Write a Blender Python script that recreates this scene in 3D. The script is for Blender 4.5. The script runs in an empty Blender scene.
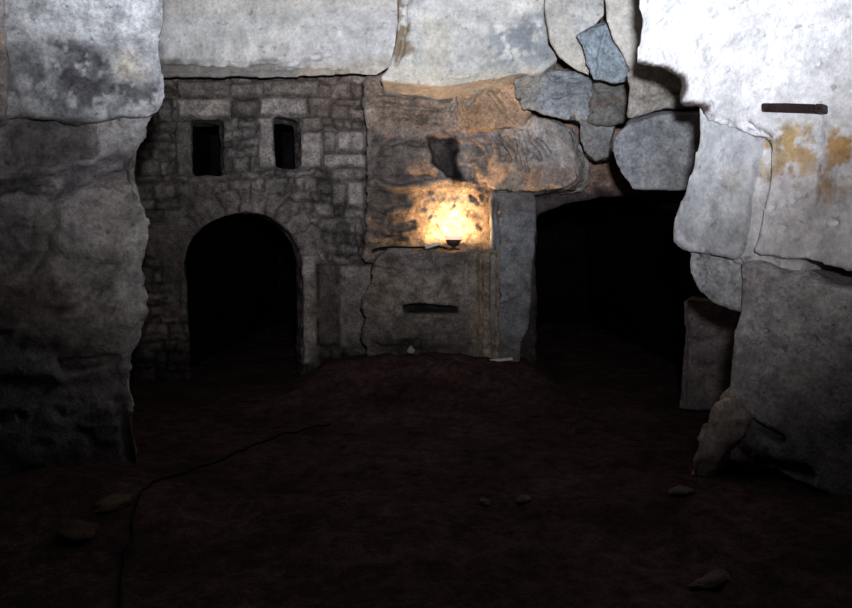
import bpy, bmesh, math, random
import numpy as np
from mathutils import Vector

random.seed(7)
RNG = np.random.default_rng(11)
scene = bpy.context.scene
COL = scene.collection

# ------------------------------------------------------------------ camera
FPX, CX, CY = 738.0, 426.0, 304.0
CAM_H = 1.6
PITCH = math.atan(59.0 / FPX)
ct, st = math.cos(PITCH), math.sin(PITCH)
cd = bpy.data.cameras.new('camera')
cd.sensor_width = 36.0
cd.lens = 36.0 * FPX / 852.0
cam = bpy.data.objects.new('camera', cd)
COL.objects.link(cam)
cam.location = (0, 0, CAM_H)
cam.rotation_euler = (math.pi / 2 - PITCH, 0, 0)
scene.camera = cam


def pt(px, py, a, b=0.0):
    """point of the upright plane  Y = a + b*X  seen at a place of the photograph"""
    u, v = (px - CX) / FPX, (CY - py) / FPX
    dy = ct + st * v
    s, t = u / dy, (-st + ct * v) / dy
    Y = a / (1.0 - b * s)
    return (s * Y, Y, CAM_H + t * Y)


def on_floor(px, py, z=0.0):
    u, v = (px - CX) / FPX, (CY - py) / FPX
    dy, dz = ct + st * v, -st + ct * v
    k = (z - CAM_H) / dz
    return (u * k, dy * k, z)


# ------------------------------------------------------------------ noise (numpy)
PERM = np.random.default_rng(3).permutation(256)
PERM = np.concatenate([PERM, PERM, PERM])
GR = np.random.default_rng(4).normal(size=(256, 3))
GR /= np.linalg.norm(GR, axis=1)[:, None]


def perlin(P):
    i = np.floor(P).astype(int)
    f = P - i
    i &= 255
    w = f * f * f * (f * (f * 6 - 15) + 10)
    out = 0
    for dx in (0, 1):
        wx = w[:, 0] if dx else 1 - w[:, 0]
        for dy in (0, 1):
            wy = w[:, 1] if dy else 1 - w[:, 1]
            for dz in (0, 1):
                wz = w[:, 2] if dz else 1 - w[:, 2]
                h = PERM[PERM[PERM[(i[:, 0] + dx) & 255] + ((i[:, 1] + dy) & 255)] + ((i[:, 2] + dz) & 255)]
                g = GR[h]
                out = out + wx * wy * wz * (g[:, 0] * (f[:, 0] - dx) + g[:, 1] * (f[:, 1] - dy) + g[:, 2] * (f[:, 2] - dz))
    return out * 1.6


def fbm(P, scale, octv=4, gain=0.5, off=0.0, stretch=(1, 1, 1)):
    Q = P * np.array(stretch) * scale + off
    a, s = 1.0, 0.0
    for _ in range(octv):
        s = s + a * perlin(Q)
        Q = Q * 2.03 + 17.1
        a *= gain
    return s


def ridged(P, scale, octv=3, off=0.0, stretch=(1, 1, 1)):
    Q = P * np.array(stretch) * scale + off
    a, s = 1.0, 0.0
    for _ in range(octv):
        s = s + a * (1 - np.abs(perlin(Q)) * 2)
        Q = Q * 2.1 + 9.7
        a *= 0.5
    return s / 1.75


def smooth(x, lo, hi):
    t = np.clip((x - lo) / (hi - lo), 0, 1)
    return t * t * (3 - 2 * t)


def sd_poly(x, z, poly):
    """signed distance, positive inside"""
    n = len(poly)
    d = np.full(x.shape, 1e9)
    ins = np.zeros(x.shape, bool)
    for i in range(n):
        x0, z0 = poly[i]
        x1, z1 = poly[(i + 1) % n]
        ex, ez = x1 - x0, z1 - z0
        t = np.clip(((x - x0) * ex + (z - z0) * ez) / (ex * ex + ez * ez + 1e-12), 0, 1)
        d = np.minimum(d, np.hypot(x - x0 - t * ex, z - z0 - t * ez))
        c = ((z0 > z) != (z1 > z))
        xi = x0 + (z - z0) * ex / (ez if abs(ez) > 1e-9 else 1e-9)
        ins ^= c & (x < xi)
    return np.where(ins, d, -d)


def sd_line(x, z, line):
    d = np.full(x.shape, 1e9)
    for (x0, z0), (x1, z1) in zip(line[:-1], line[1:]):
        ex, ez = x1 - x0, z1 - z0
        t = np.clip(((x - x0) * ex + (z - z0) * ez) / (ex * ex + ez * ez + 1e-12), 0, 1)
        d = np.minimum(d, np.hypot(x - x0 - t * ex, z - z0 - t * ez))
    return d


# ------------------------------------------------------------------ materials
def new_mat(name):
    m = bpy.data.materials.new(name)
    m.use_nodes = True
    nt = m.node_tree
    b = nt.nodes['Principled BSDF']
    return m, nt, b


def stone_mat(name, fine=38.0, contrast=0.45, bump=0.35, rough=0.95, spec=0.12, pits=0.5, blotch=0.9, attr=True, base=(0.5, 0.5, 0.5)):
    m, nt, b = new_mat(name)
    L = nt.links.new
    N = nt.nodes.new
    tc = N('ShaderNodeTexCoord')
    b.inputs['Roughness'].default_value = rough
    b.inputs['Specular IOR Level'].default_value = spec
    if attr:
        at = N('ShaderNodeAttribute')
        at.attribute_name = 'tone'
        col = at.outputs['Color']
    else:
        rgb = N('ShaderNodeRGB')
        rgb.outputs[0].default_value = (*base, 1)
        col = rgb.outputs[0]
    n1 = N('ShaderNodeTexNoise'); n1.inputs['Scale'].default_value = fine / 4; n1.inputs['Detail'].default_value = 8; n1.inputs['Roughness'].default_value = 0.65
    n2 = N('ShaderNodeTexNoise'); n2.inputs['Scale'].default_value = fine; n2.inputs['Detail'].default_value = 6; n2.inputs['Roughness'].default_value = 0.7
    for n in (n1, n2):
        L(tc.outputs['Object'], n.inputs['Vector'])
    mr1 = N('ShaderNodeMapRange'); mr1.inputs[1].default_value = 0.3; mr1.inputs[2].default_value = 0.7
    mr1.inputs[3].default_value = 1 - contrast; mr1.inputs[4].default_value = 1 + contrast * 0.6
    L(n1.outputs['Fac'], mr1.inputs[0])
    mr2 = N('ShaderNodeMapRange'); mr2.inputs[1].default_value = 0.3; mr2.inputs[2].default_value = 0.7
    mr2.inputs[3].default_value = 1 - contrast * 0.7; mr2.inputs[4].default_value = 1 + contrast * 0.4
    L(n2.outputs['Fac'], mr2.inputs[0])
    mu = N('ShaderNodeMath'); mu.operation = 'MULTIPLY'
    L(mr1.outputs[0], mu.inputs[0]); L(mr2.outputs[0], mu.inputs[1])
    n3 = N('ShaderNodeTexNoise'); n3.inputs['Scale'].default_value = fine / 9; n3.inputs['Detail'].default_value = 10; n3.inputs['Roughness'].default_value = 0.75
    L(tc.outputs['Object'], n3.inputs['Vector'])
    mr0 = N('ShaderNodeMapRange'); mr0.inputs[1].default_value = 0.42; mr0.inputs[2].default_value = 0.60
    mr0.inputs[3].default_value = 1 + contrast * 0.25; mr0.inputs[4].default_value = 1 - contrast * blotch
    L(n3.outputs['Fac'], mr0.inputs[0])
    mu0 = N('ShaderNodeMath'); mu0.operation = 'MULTIPLY'
    L(mu.outputs[0], mu0.inputs[0]); L(mr0.outputs[0], mu0.inputs[1])
    mu = mu0
    # weathering pits: small dark mineral specks
    vo = N('ShaderNodeTexNoise'); vo.inputs['Scale'].default_value = fine * 0.6; vo.inputs['Detail'].default_value = 3
    L(tc.outputs['Object'], vo.inputs['Vector'])
    mr3 = N('ShaderNodeMapRange'); mr3.inputs[1].default_value = 0.62; mr3.inputs[2].default_value = 0.72
    mr3.inputs[3].default_value = 1; mr3.inputs[4].default_value = 1 - pits
    L(vo.outputs['Fac'], mr3.inputs[0])
    mu2 = N('ShaderNodeMath'); mu2.operation = 'MULTIPLY'
    L(mu.outputs[0], mu2.inputs[0]); L(mr3.outputs[0], mu2.inputs[1])
    vm = N('ShaderNodeVectorMath'); vm.operation = 'SCALE'
    L(col, vm.inputs[0]); L(mu2.outputs[0], vm.inputs['Scale'])
    L(vm.outputs[0], b.inputs['Base Color'])
    bp = N('ShaderNodeBump'); bp.inputs['Strength'].default_value = bump; bp.inputs['Distance'].default_value = 0.03
    ad = N('ShaderNodeMath'); ad.operation = 'ADD'
    L(n1.outputs['Fac'], ad.inputs[0]); L(n2.outputs['Fac'], ad.inputs[1])
    L(ad.outputs[0], bp.inputs['Height'])
    L(bp.outputs[0], b.inputs['Normal'])
    return m


M_LIME = stone_mat('limestone', 34, 0.42, 0.6)
M_PLASTER = stone_mat('pale_plaster', 26, 0.25, 0.45, pits=0.35)
M_RUBBLE = stone_mat('rubble_masonry', 40, 0.5, 0.8)
M_SOIL = stone_mat('dark_soil', 60, 0.55, 0.8, pits=0.6)
M_DARK = stone_mat('interior_shade_rock', 20, 0.4, 0.6, spec=0.0, attr=False, base=(0.006, 0.0055, 0.0065))  # darkness inside the windows and right doorway, put into the colour
M_IRON = stone_mat('rusty_iron', 60, 0.5, 0.4, rough=0.8, spec=0.3, attr=False, base=(0.035, 0.016, 0.015))
M_CLAY = stone_mat('lamp_metal', 30, 0.3, 0.2, rough=0.6, spec=0.4, attr=False, base=(0.03, 0.018, 0.015))
M_RIM, _nt, _b = new_mat('glowing_rim')
_b.inputs['Base Color'].default_value = (0.8, 0.6, 0.5, 1)
_b.inputs['Emission Color'].default_value = (1.0, 0.62, 0.45, 1)
_b.inputs['Emission Strength'].default_value = 0.9  # bulb light on the rim, put in as emission
M_CABLE = stone_mat('black_rubber', 30, 0.2, 0.1, rough=0.6, spec=0.05, attr=False, base=(0.006, 0.005, 0.006))
M_WOOD = stone_mat('pale_wood', 40, 0.3, 0.2, rough=0.7, spec=0.2, attr=False, base=(0.6, 0.58, 0.53))
mb, ntb, bb = new_mat('glowing_bulb')
bb.inputs['Base Color'].default_value = (1, 0.8, 0.5, 1)
bb.inputs['Emission Color'].default_value = (1, 0.72, 0.4, 1)
bb.inputs['Emission Strength'].default_value = 6
M_BULB = mb


# ------------------------------------------------------------------ object helpers
def link(o, parent=None):
    COL.objects.link(o)
    if parent is not None:
        o.parent = parent
    return o


def tag(o, label=None, cat=None, group=None, kind=None):
    if label: o['label'] = label
    if cat: o['category'] = cat
    if group: o['group'] = group
    if kind: o['kind'] = kind
    return o


def empty(name, loc):
    o = bpy.data.objects.new(name, None)
    o.empty_display_size = 0.1
    o.location = loc
    COL.objects.link(o)
    return o


def from_bm(name, bm, mat, parent=None, loc=(0, 0, 0), smooth_shade=False):
    bmesh.ops.recalc_face_normals(bm, faces=bm.faces[:])
    bmesh.ops.translate(bm, verts=bm.verts[:], vec=-Vector(loc))
    me = bpy.data.meshes.new(name)
    bm.to_mesh(me)
    bm.free()
    me.materials.append(mat)
    if smooth_shade:
        me.polygons.foreach_set('use_smooth', [True] * len(me.polygons))
    o = bpy.data.objects.new(name, me)
    if parent is None:
        o.location = loc
    link(o, parent)
    return o


def prism(bm, out, a, b=0.0, thick=0.6, back=(0, 0), grow=1.0):
    """solid with the given front outline on the plane Y=a+bX, running thick metres back"""
    fr = [Vector(pt(px, py, a, b)) for px, py in out]
    c = sum(fr, Vector()) / len(fr)
    n = Vector((-b, 1, 0)).normalized()
    bk = [c + (p - c) * grow + n * thick + Vector((back[0], 0, back[1])) for p in fr]
    vf = [bm.verts.new(p) for p in fr]
    vb = [bm.verts.new(p) for p in bk]
    k = len(vf)
    bm.faces.new(vf)
    bm.faces.new(vb[::-1])
    for i in range(k):
        j = (i + 1) % k
        bm.faces.new((vf[j], vf[i], vb[i], vb[j]))


def remesh(bm, voxel):
    bmesh.ops.recalc_face_normals(bm, faces=bm.faces[:])
    bmesh.ops.triangulate(bm, faces=bm.faces[:], ngon_method='EAR_CLIP')
    me = bpy.data.meshes.new('tmp')
    bm.to_mesh(me)
    bm.free()
    ob = bpy.data.objects.new('tmp', me)
    COL.objects.link(ob)
    md = ob.modifiers.new('r', 'REMESH')
    md.mode = 'VOXEL'
    md.voxel_size = voxel
    dg = bpy.context.evaluated_depsgraph_get()
    dg.update()
    res = bpy.data.meshes.new_from_object(ob.evaluated_get(dg))
    bpy.data.objects.remove(ob)
    bpy.data.meshes.remove(me)
    return res


def get_co(me):
    c = np.empty(len(me.vertices) * 3)
    me.vertices.foreach_get('co', c)
    return c.reshape(-1, 3)


def set_co(me, c):
    me.vertices.foreach_set('co', c.ravel())
    me.update()


def get_no(me):
    c = np.empty(len(me.vertices) * 3)
    me.vertex_normals.foreach_get('vector', c)
    return c.reshape(-1, 3)


def relax(me, it, f=0.5):
    e = np.empty(len(me.edges) * 2, dtype=np.int64)
    me.edges.foreach_get('vertices', e)
    e = e.reshape(-1, 2)
    n = len(me.vertices)
    c = get_co(me)
    cnt = np.bincount(e.ravel(), minlength=n)[:, None].astype(float)
    cnt[cnt == 0] = 1
    for _ in range(it):
        s = np.zeros((n, 3))
        for k in range(3):
            s[:, k] = np.bincount(e[:, 0], c[e[:, 1], k], n) + np.bincount(e[:, 1], c[e[:, 0], k], n)
        c = c + f * (s / cnt - c)
    set_co(me, c)


class Face:
    """collects relief and stains of one rock face; places are given on its front plane"""
    def __init__(self, a, b=0.0):
        self.a, self.b = a, b
        self.items = []

    def w(self, pts):
        return [(p[0], p[2]) for p in (pt(x, y, self.a, self.b) for x, y in pts)]

    def dent(self, poly, depth, soft=0.05, wob=0.03):
        self.items.append(('dent', self.w(poly), depth, soft, wob)); return self

    def groove(self, line, width, depth, wob=0.02):
        self.items.append(('groove', self.w(line), width, depth, wob)); return self

    def paint(self, poly, col, s=1.0, soft=0.08, nscale=6.0, nthr=None, wob=0.08):
        self.items.append(('paint', self.w(poly), col, s, soft, nscale, nthr, wob)); return self

    def stroke(self, line, width, col, s=1.0, wob=0.02):
        self.items.append(('stroke', self.w(line), width, col, s, wob)); return self


def rock(name, prisms, mat, base, face, voxel=0.03, relaxes=3, rough=(0.05, 1.2, 0.02, 6.0), strata=0.0,
         parent=None, loc=(0, 0, 0), extra=None, tint=0.12, seed=0.0, chips=0.0):
    bm = bmesh.new()
    for p in prisms:
        prism(bm, *p[0], **p[1])
    me = remesh(bm, voxel)
    relax(me, relaxes)
    c, n = get_co(me), get_no(me)
    big, bs, small, ss = rough
    d = big * fbm(c, bs, 3, off=seed) + small * fbm(c, ss, 4, off=seed + 5)
    if strata:
        wave = c.copy()
        wave[:, 2] += 0.12 * fbm(c, 0.8, 2, off=seed + 2)
        d = d + strata * fbm(wave, 1.0, 3, off=seed + 9, stretch=(0.7, 0.7, 7.0))
    if chips:
        d = d - chips * smooth(ridged(c, 2.2, 3, off=seed + 3), 0.72, 0.95)
    fn = np.array((face.b, -1.0, 0.0)); fn /= np.linalg.norm(fn)
    fw = np.clip(n @ fn, 0, 1)
    tone = np.tile(np.array(base, float), (len(c), 1))
    tv = fbm(c, 1.3, 4, off=seed + 21)
    tone *= (1 + tint * 1.6 * tv)[:, None]
    tone[:, 2] *= 1 + 0.05 * fbm(c, 0.9, 2, off=seed + 31)
    wx = fbm(c, 5.0, 3, off=40 + seed)
    wz = fbm(c, 5.0, 3, off=60 + seed)
    rel = np.zeros(len(c))
    x, z = c[:, 0], c[:, 2]
    for it in face.items:
        if it[0] == 'dent':
            _, poly, depth, soft, wob = it
            rel -= depth * smooth(sd_poly(x + wob * wx, z + wob * wz, poly), 0, soft)
        elif it[0] == 'groove':
            _, line, width, depth, wob = it
            rel -= depth * (1.5 if depth > 0 else 1.0) * (1 - smooth(sd_line(x + wob * wx, z + wob * wz, line), 0.2 * width, 0.8 * width))
        elif it[0] == 'paint':
            _, poly, colr, s, soft, nscale, nthr, wob = it
            m = smooth(sd_poly(x + wob * wx, z + wob * wz, poly), -soft, soft) * s
            if nthr is not None:
                m = m * smooth(fbm(c, nscale, 4, 0.65, off=seed + 77), nthr - 0.15, nthr + 0.15)
            tone = tone * (1 - m[:, None]) + np.array(colr) * (1 + 0.2 * tv)[:, None] * m[:, None]
        elif it[0] == 'stroke':
            _, line, width, colr, s, wob = it
            m = (1 - smooth(sd_line(x + wob * wx, z + wob * wz, line), 0.6 * width, width)) * s
            tone = tone * (1 - m[:, None]) + np.array(colr) * m[:, None]
    if extra is not None:
        r2, t2 = extra(c, n)
        rel = rel + r2
        tone = tone * t2
    c = c + n * d[:, None] + fn[None, :] * (rel * fw)[:, None]
    c = c - np.array(loc)[None, :]
    set_co(me, c)
    rgba = np.ones((len(c), 4))
    rgba[:, :3] = np.clip(tone, 0.004, 0.95)
    at = me.color_attributes.new('tone', 'FLOAT_COLOR', 'POINT')
    at.data.foreach_set('color', rgba.ravel())
    me.polygons.foreach_set('use_smooth', [True] * len(me.polygons))
    me.materials.clear()
    me.materials.append(mat)
    me.name = name
    o = bpy.data.objects.new(name, me)
    if parent is None:
        o.location = loc
    return link(o, parent)


def S(out, a, b=0.0, **k):
    return ((out, a, b), k)


# ================================================================== LEFT PILLAR
LA, LB = 5.85, 0.33
fL = Face(LA + 0.07, LB)
lp = empty('rock_pillar', (-2.6, 5.2, 0))
tag(lp, 'tall rough grey rock pillar on the left edge, dark mottled patch on its pale top', 'rock pillar', kind='thing')
upper = [(-110, -235), (166, -215), (168, 0), (168, 20), (166, 38), (163, 46), (165, 72), (168, 84), (166, 100), (160, 113), (150, 118), (120, 116), (90, 119), (50, 115), (10, 118), (-110, 117)]
lower = [(-110, 96), (140, 96), (158, 112), (151, 138), (143, 153), (140, 165), (146, 190), (150, 222), (150, 240), (144, 252), (142, 272), (140, 310),
         (137, 345), (134, 375), (134, 410), (136, 440), (134, 472), (132, 500), (-110, 590)]
strip = [(-110, -235), (4, -230), (5, 60), (3, 120), (-110, 120)]
fU = Face(LA, LB)
fU.paint([(44, 40), (100, 42), (112, 70), (112, 115), (50, 116), (38, 85)], (0.07, 0.07, 0.08), 0.9, 0.12, 7.0, -0.15)
fU.paint([(60, 55), (98, 50), (104, 80), (60, 100)], (0.06, 0.06, 0.07), 0.8, 0.1, 11.0, -0.1)
fU.paint([(112, 78), (160, 78), (160, 112), (112, 112)], (0.12, 0.12, 0.13), 0.9, 0.08, 8.0, -0.05)
fU.paint([(0, 60), (46, 70), (46, 112), (0, 112)], (0.18, 0.19, 0.21), 0.8, 0.1, 7.0, -0.1)
fU.paint([(8, -40), (165, -40), (165, 36), (8, 34)], (0.64, 0.66, 0.69), 0.9, 0.08, 3.0)
fU.paint([(120, 55), (140, 55), (138, 78), (122, 76)], (0.55, 0.50, 0.40), 0.7, 0.06)
fU.groove([(8, 37), (90, 38), (164, 42)], 0.03, 0.01)
fU.dent([(138, 108), (160, 108), (158, 119), (140, 119)], 0.10, 0.05)
rock('upper_block', [S(upper, LA, LB, thick=1.1, back=(-0.55, 0))], M_LIME, (0.46, 0.47, 0.48), fU, 0.026, 4, (0.05, 1.0, 0.022, 5.0),
     parent=lp, loc=lp.location, seed=1.0, chips=0.03, tint=0.25)
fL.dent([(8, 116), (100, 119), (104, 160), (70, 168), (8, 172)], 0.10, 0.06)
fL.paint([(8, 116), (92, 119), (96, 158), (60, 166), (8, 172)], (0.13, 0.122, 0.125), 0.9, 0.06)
fL.paint([(-40, 172), (60, 170), (100, 160), (142, 156), (140, 172), (96, 182), (40, 196), (-40, 205)], (0.14, 0.14, 0.155), 0.8, 0.06, 5.0, -0.3)  # shadow below the undercut, painted into the tone
fL.paint([(-60, 205), (45, 195), (40, 255), (10, 275), (-60, 270)], (0.2, 0.185, 0.18), 0.7, 0.1, 4.0, -0.2)
fL.paint([(40, 280), (110, 262), (130, 320), (60, 330)], (0.18, 0.165, 0.16), 0.8, 0.08, 8.0, 0.0)
fL.paint([(100, 125), (150, 125), (142, 150), (100, 160)], (0.36, 0.36, 0.37), 0.7, 0.06)
fL.groove([(-20, 190), (40, 180), (95, 172), (120, 162), (142, 160)], 0.10, 0.09, 0.03)
fL.groove([(30, 190), (80, 185), (140, 178)], 0.06, 0.05, 0.03)
fL.groove([(40, 190), (46, 220), (38, 255), (20, 275)], 0.12, 0.06, 0.06)
fL.dent([(55, 358), (120, 354), (122, 366), (58, 379)], 0.16, 0.03, 0.02)
fL.groove([(98, 270), (116, 265)], 0.05, 0.06)
fL.groove([(128, 197), (131, 198)], 0.04, 0.06)
fL.groove([(50, 312), (80, 308), (110, 310)], 0.05, 0.03)
fL.paint([(-40, 270), (60, 270), (80, 330), (-40, 345)], (0.30, 0.24, 0.21), 0.6, 0.2)
fL.paint([(80, 300), (140, 300), (134, 400), (60, 400)], (0.38, 0.34, 0.31), 0.5, 0.2)
fL.paint([(128, 200), (160, 165), (160, 245), (146, 300), (140, 480), (124, 480), (122, 330)], (0.42, 0.405, 0.40), 0.7, 0.05)  # lit right-hand edge of the pillar, painted as a paler strip
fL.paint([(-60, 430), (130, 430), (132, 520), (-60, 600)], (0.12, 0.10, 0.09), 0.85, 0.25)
fL.groove([(118, 400), (124, 430), (132, 468)], 0.05, 0.05)
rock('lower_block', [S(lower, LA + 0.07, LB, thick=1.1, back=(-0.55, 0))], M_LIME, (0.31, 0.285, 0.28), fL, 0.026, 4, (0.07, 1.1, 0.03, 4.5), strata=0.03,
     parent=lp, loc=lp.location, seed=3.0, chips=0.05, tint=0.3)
fS = Face(LA - 0.05, LB)
fS.paint([(-5, 28), (6, 28), (6, 66), (-5, 66)], (0.38, 0.27, 0.2), 0.8, 0.02)
rock('mortar_strip', [S(strip, LA - 0.06, LB, thick=0.3)], M_LIME, (0.44, 0.41, 0.39), fS, 0.03, 3, (0.03, 1.0, 0.015, 5.0),
     parent=lp, loc=lp.location, seed=5.0)

# ================================================================== RIGHT PILLAR
RA, RB = 7.65, -1.15
rp = empty('rock_pillar', (3.2, 5.0, 0))
tag(rp, 'massive pale rock pillar on the right with a rusty iron bar and a split block', 'rock pillar', kind='thing')
up = [(634, -165), (634, 0), (637, 22), (635, 45), (632, 66), (646, 70), (660, 71), (675, 77), (679, 86), (676, 98), (680, 107), (690, 108), (698, 105),
      (703, 113), (706, 120), (735, 130), (752, 137), (768, 143), (767, 165), (762, 205), (754, 254), (765, 256), (780, 259), (800, 262), (830, 268), (960, 296), (960, -250)]
fR = Face(RA, RB)
fR.paint([(770, 132), (810, 130), (812, 170), (776, 180)], (0.55, 0.38, 0.15), 0.9, 0.06, 6.0, -0.1)
fR.paint([(800, 140), (862, 126), (862, 190), (810, 195)], (0.52, 0.30, 0.10), 0.95, 0.08, 6.0, 0.0)
fR.paint([(768, 150), (860, 180), (860, 280), (755, 255)], (0.45, 0.41, 0.39), 0.55, 0.15, 3.0)
fR.stroke([(632, 67), (660, 72), (676, 80), (678, 106), (700, 108)], 0.06, (0.04, 0.02, 0.018), 0.95, 0.02)
fR.groove([(706, 115), (722, 120), (735, 127)], 0.014, 0.02, 0.01)
fR.groove([(747, 124), (758, 132), (767, 138)], 0.03, 0.06, 0.01)
fR.groove([(768, 133), (790, 134), (812, 140), (850, 142)], 0.014, 0.015, 0.02)
fR.groove([(818, 112), (818, 135), (812, 200)], 0.02, 0.012, 0.02)
for q in ((834, 222), (782, 228), (816, 62), (771, 207), (790, 200)):
    fR.groove([q, (q[0] + 1.2, q[1] + 0.6)], 0.018, 0.05, 0.0)
rock('upper_block', [S(up, RA, RB, thick=1.0, back=(0.45, 0.35)), S([(704, 112), (800, 120), (800, 275), (735, 262), (700, 240)], RA + 0.13, RB, thick=0.5, back=(0.3, 0))], M_PLASTER, (0.79, 0.79, 0.82), fR, 0.024, 3, (0.03, 1.0, 0.010, 5.0),
     parent=rp, loc=rp.location, seed=8.0, tint=0.08)
side = [(696, 100), (704, 112), (722, 119), (736, 127), (752, 134), (756, 138), (750, 165), (744, 205), (740, 250), (734, 261), (720, 255), (695, 252), (681, 248), (672, 240),
        (676, 214), (686, 180), (694, 145)]
fA = Face(RA + 0.03, RB)
fA.paint([(676, 190), (698, 185), (700, 240), (674, 240)], (0.34, 0.36, 0.39), 0.7, 0.06, 6.0, -0.1)
fA.paint([(728, 170), (745, 170), (742, 230), (730, 225)], (0.55, 0.50, 0.40), 0.5, 0.05, 5.0, 0.0)
fA.paint([(700, 190), (740, 190), (735, 245), (700, 245)], (0.40, 0.42, 0.44), 0.6, 0.08, 5.0, 0.0)
rock('side_block', [S(side, RA + 0.03, RB, thick=0.55, back=(0.25, 0))], M_PLASTER, (0.60, 0.62, 0.65), fA, 0.024, 4, (0.025, 1.2, 0.012, 5.0),
     parent=rp, loc=rp.location, seed=10.0, tint=0.08)
lump = [(686, 246), (720, 250), (746, 254), (757, 254), (756, 275), (746, 312), (730, 314), (709, 304), (697, 291), (688, 271)]
fC = Face(RA + 0.05, RB)
fC.groove([(690, 256), (720, 257), (748, 266)], 0.03, 0.04, 0.02)
for q in ((697, 253), (722, 254), (744, 280)):
    fC.groove([q, (q[0] + 1.2, q[1] + 0.5)], 0.025, 0.06, 0.0)
fC.paint([(700, 265), (740, 265), (735, 305), (705, 295)], (0.36, 0.37, 0.39), 0.7, 0.08, 6.0, 0.0)
rock('rounded_lump', [S(lump, RA + 0.09, RB, thick=0.5, back=(0.22, 0.05))], M_LIME, (0.52, 0.53, 0.55), fC, 0.024, 6, (0.02, 1.2, 0.015, 5.0),
     parent=rp, loc=rp.location, seed=12.0)
low = [(738, 262), (756, 259), (775, 267), (800, 272), (825, 283), (960, 312), (960, 560), (852, 512), (820, 493), (790, 480), (764, 466), (738, 442), (722, 430), (727, 410), (730, 380), (733, 345), (738, 315)]
fD = Face(RA, RB)
fD.groove([(758, 259), (785, 266), (800, 270)], 0.05, 0.06, 0.02)
fD.dent([(782, 258), (800, 262), (822, 268), (960, 296), (960, 312), (825, 284), (800, 277)], 0.22, 0.05, 0.02)
fD.groove([(730, 420), (748, 425), (762, 432), (774, 437)], 0.07, 0.09, 0.02)
fD.groove([(722, 438), (745, 452), (770, 464), (800, 474)], 0.07, 0.06, 0.05)
for q in ((749, 328), (812, 339), (764, 331), (848, 349), (800, 318), (780, 350)):
    fD.groove([q, (q[0] + 1.2, q[1] + 0.6)], 0.024, 0.05, 0.0)
fD.groove([(764, 333), (780, 334)], 0.012, 0.02, 0.01)
fD.paint([(800, 310), (850, 310), (850, 345), (815, 345)], (0.28, 0.27, 0.27), 0.5, 0.1, 4.0, 0.0)
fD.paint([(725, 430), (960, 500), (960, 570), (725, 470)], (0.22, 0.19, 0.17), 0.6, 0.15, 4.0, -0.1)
rock('lower_block', [S(low, RA, RB, thick=1.1, back=(0.5, 0))], M_LIME, (0.44, 0.415, 0.41), fD, 0.025, 3, (0.03, 1.0, 0.014, 5.0),
     parent=rp, loc=rp.location, seed=14.0, tint=0.1)
foot = [(716, 404), (735, 402), (752, 415), (744, 438), (724, 450), (713, 474), (707, 507), (682, 507), (689, 484), (695, 456), (702, 428)]
fF = Face(5.2, -0.1)
fF.dent([(706, 422), (722, 424), (718, 432), (706, 430)], 0.1, 0.04)
fF.groove([(706, 430), (700, 460), (694, 485)], 0.03, 0.03, 0.03)
under = [(712, 440), (740, 440), (800, 470), (960, 540), (960, 590), (705, 506)]
rock('foot', [S(foot, 5.2, -0.1, thick=0.6, back=(0.3, 0)), S(under, RA + 0.75, RB, thick=0.7, back=(0.3, 0))], M_LIME, (0.40, 0.34, 0.31), fF, 0.025, 3, (0.05, 1.5, 0.035, 6.0),
     parent=rp, loc=rp.location, seed=16.0, chips=0.03)

# ================================================================== BACK WALL, left: rubble masonry with arch and two windows
WA = 9.0
fW = Face(WA)
A_C = pt(244, 264, WA)
A_R = pt(303, 264, WA)[0] - A_C[0]
archp = []
NA = 18
for i in range(NA + 1):
    t = math.pi * i / NA
    archp.append((244 - 59 * math.cos(t), 264 - 52 * math.sin(t)))
PY0, PYB = 62, 392
SPL = (-0.19, 0)
wall_out = [(100, 176), (385, 176), (385, PYB), (303, PYB), (303, 300)] + archp[::-1] + [(188, 300), (192, PYB), (100, PYB)]
left_p = [S(wall_out, WA, thick=0.55, back=SPL),
          S([(100, PY0), (385, PY0), (385, 118), (100, 118)], WA, thick=0.55, back=SPL),
          S([(100, 100), (191, 100), (192, 200), (100, 200)], WA, thick=0.55, back=SPL),
          S([(222, 100), (274, 100), (276, 200), (224, 200)], WA, thick=0.55, back=SPL),
          S([(299, 100), (385, 100), (385, 200), (301, 168)], WA, thick=0.55, back=SPL),
          S([(270, 168), (305, 168), (305, 200), (270, 200)], WA, thick=0.55, back=SPL)]
# stones
def rect(x0, y0, x1, y1, t, h=0.0):
    p, q = pt(x0, y1, WA), pt(x1, y0, WA)
    return (p[0], p[2], q[0], q[2], t, h)
RECTS = [rect(177, 98, 231, 118, 1.7, 0.035), rect(231, 99, 258, 117, 0.6, 0.0), rect(259, 97, 308, 116, 1.7, 0.035),
         rect(258, 116, 274, 168, 1.8, 0.03), rect(299, 131, 322, 168, 1.6, 0.02), rect(176, 120, 191, 176, 1.0, 0.01),
         rect(323, 131, 336, 152, 1.2, 0.0), rect(336, 131, 367, 151, 2.2, 0.03), rect(323, 153, 366, 167, 1.9, 0.02),
         rect(330, 168, 366, 180, 1.1, 0.0), rect(347, 181, 365, 206, 2.0, 0.03), rect(332, 182, 346, 205, 1.0, 0.0),
         rect(344, 208, 365, 218, 1.2, 0.0), rect(303, 255, 318, 365, 1.9, 0.045), rect(318, 264, 338, 345, 0.6, -0.05),
         rect(338, 264, 372, 350, 1.5, 0.02), rect(176, 80, 230, 96, 1.0, 0.0), rect(262, 80, 318, 95, 1.0, 0.0),
         rect(228, 82, 262, 96, 1.1, 0.0), rect(308, 96, 330, 117, 0.8, -0.02), rect(301, 117, 322, 130, 0.9, -0.02)]
zb = [-0.3]
while zb[-1] < 5.2:
    zb.append(zb[-1] + random.uniform(0.08, 0.2))
ROWS = []
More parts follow.
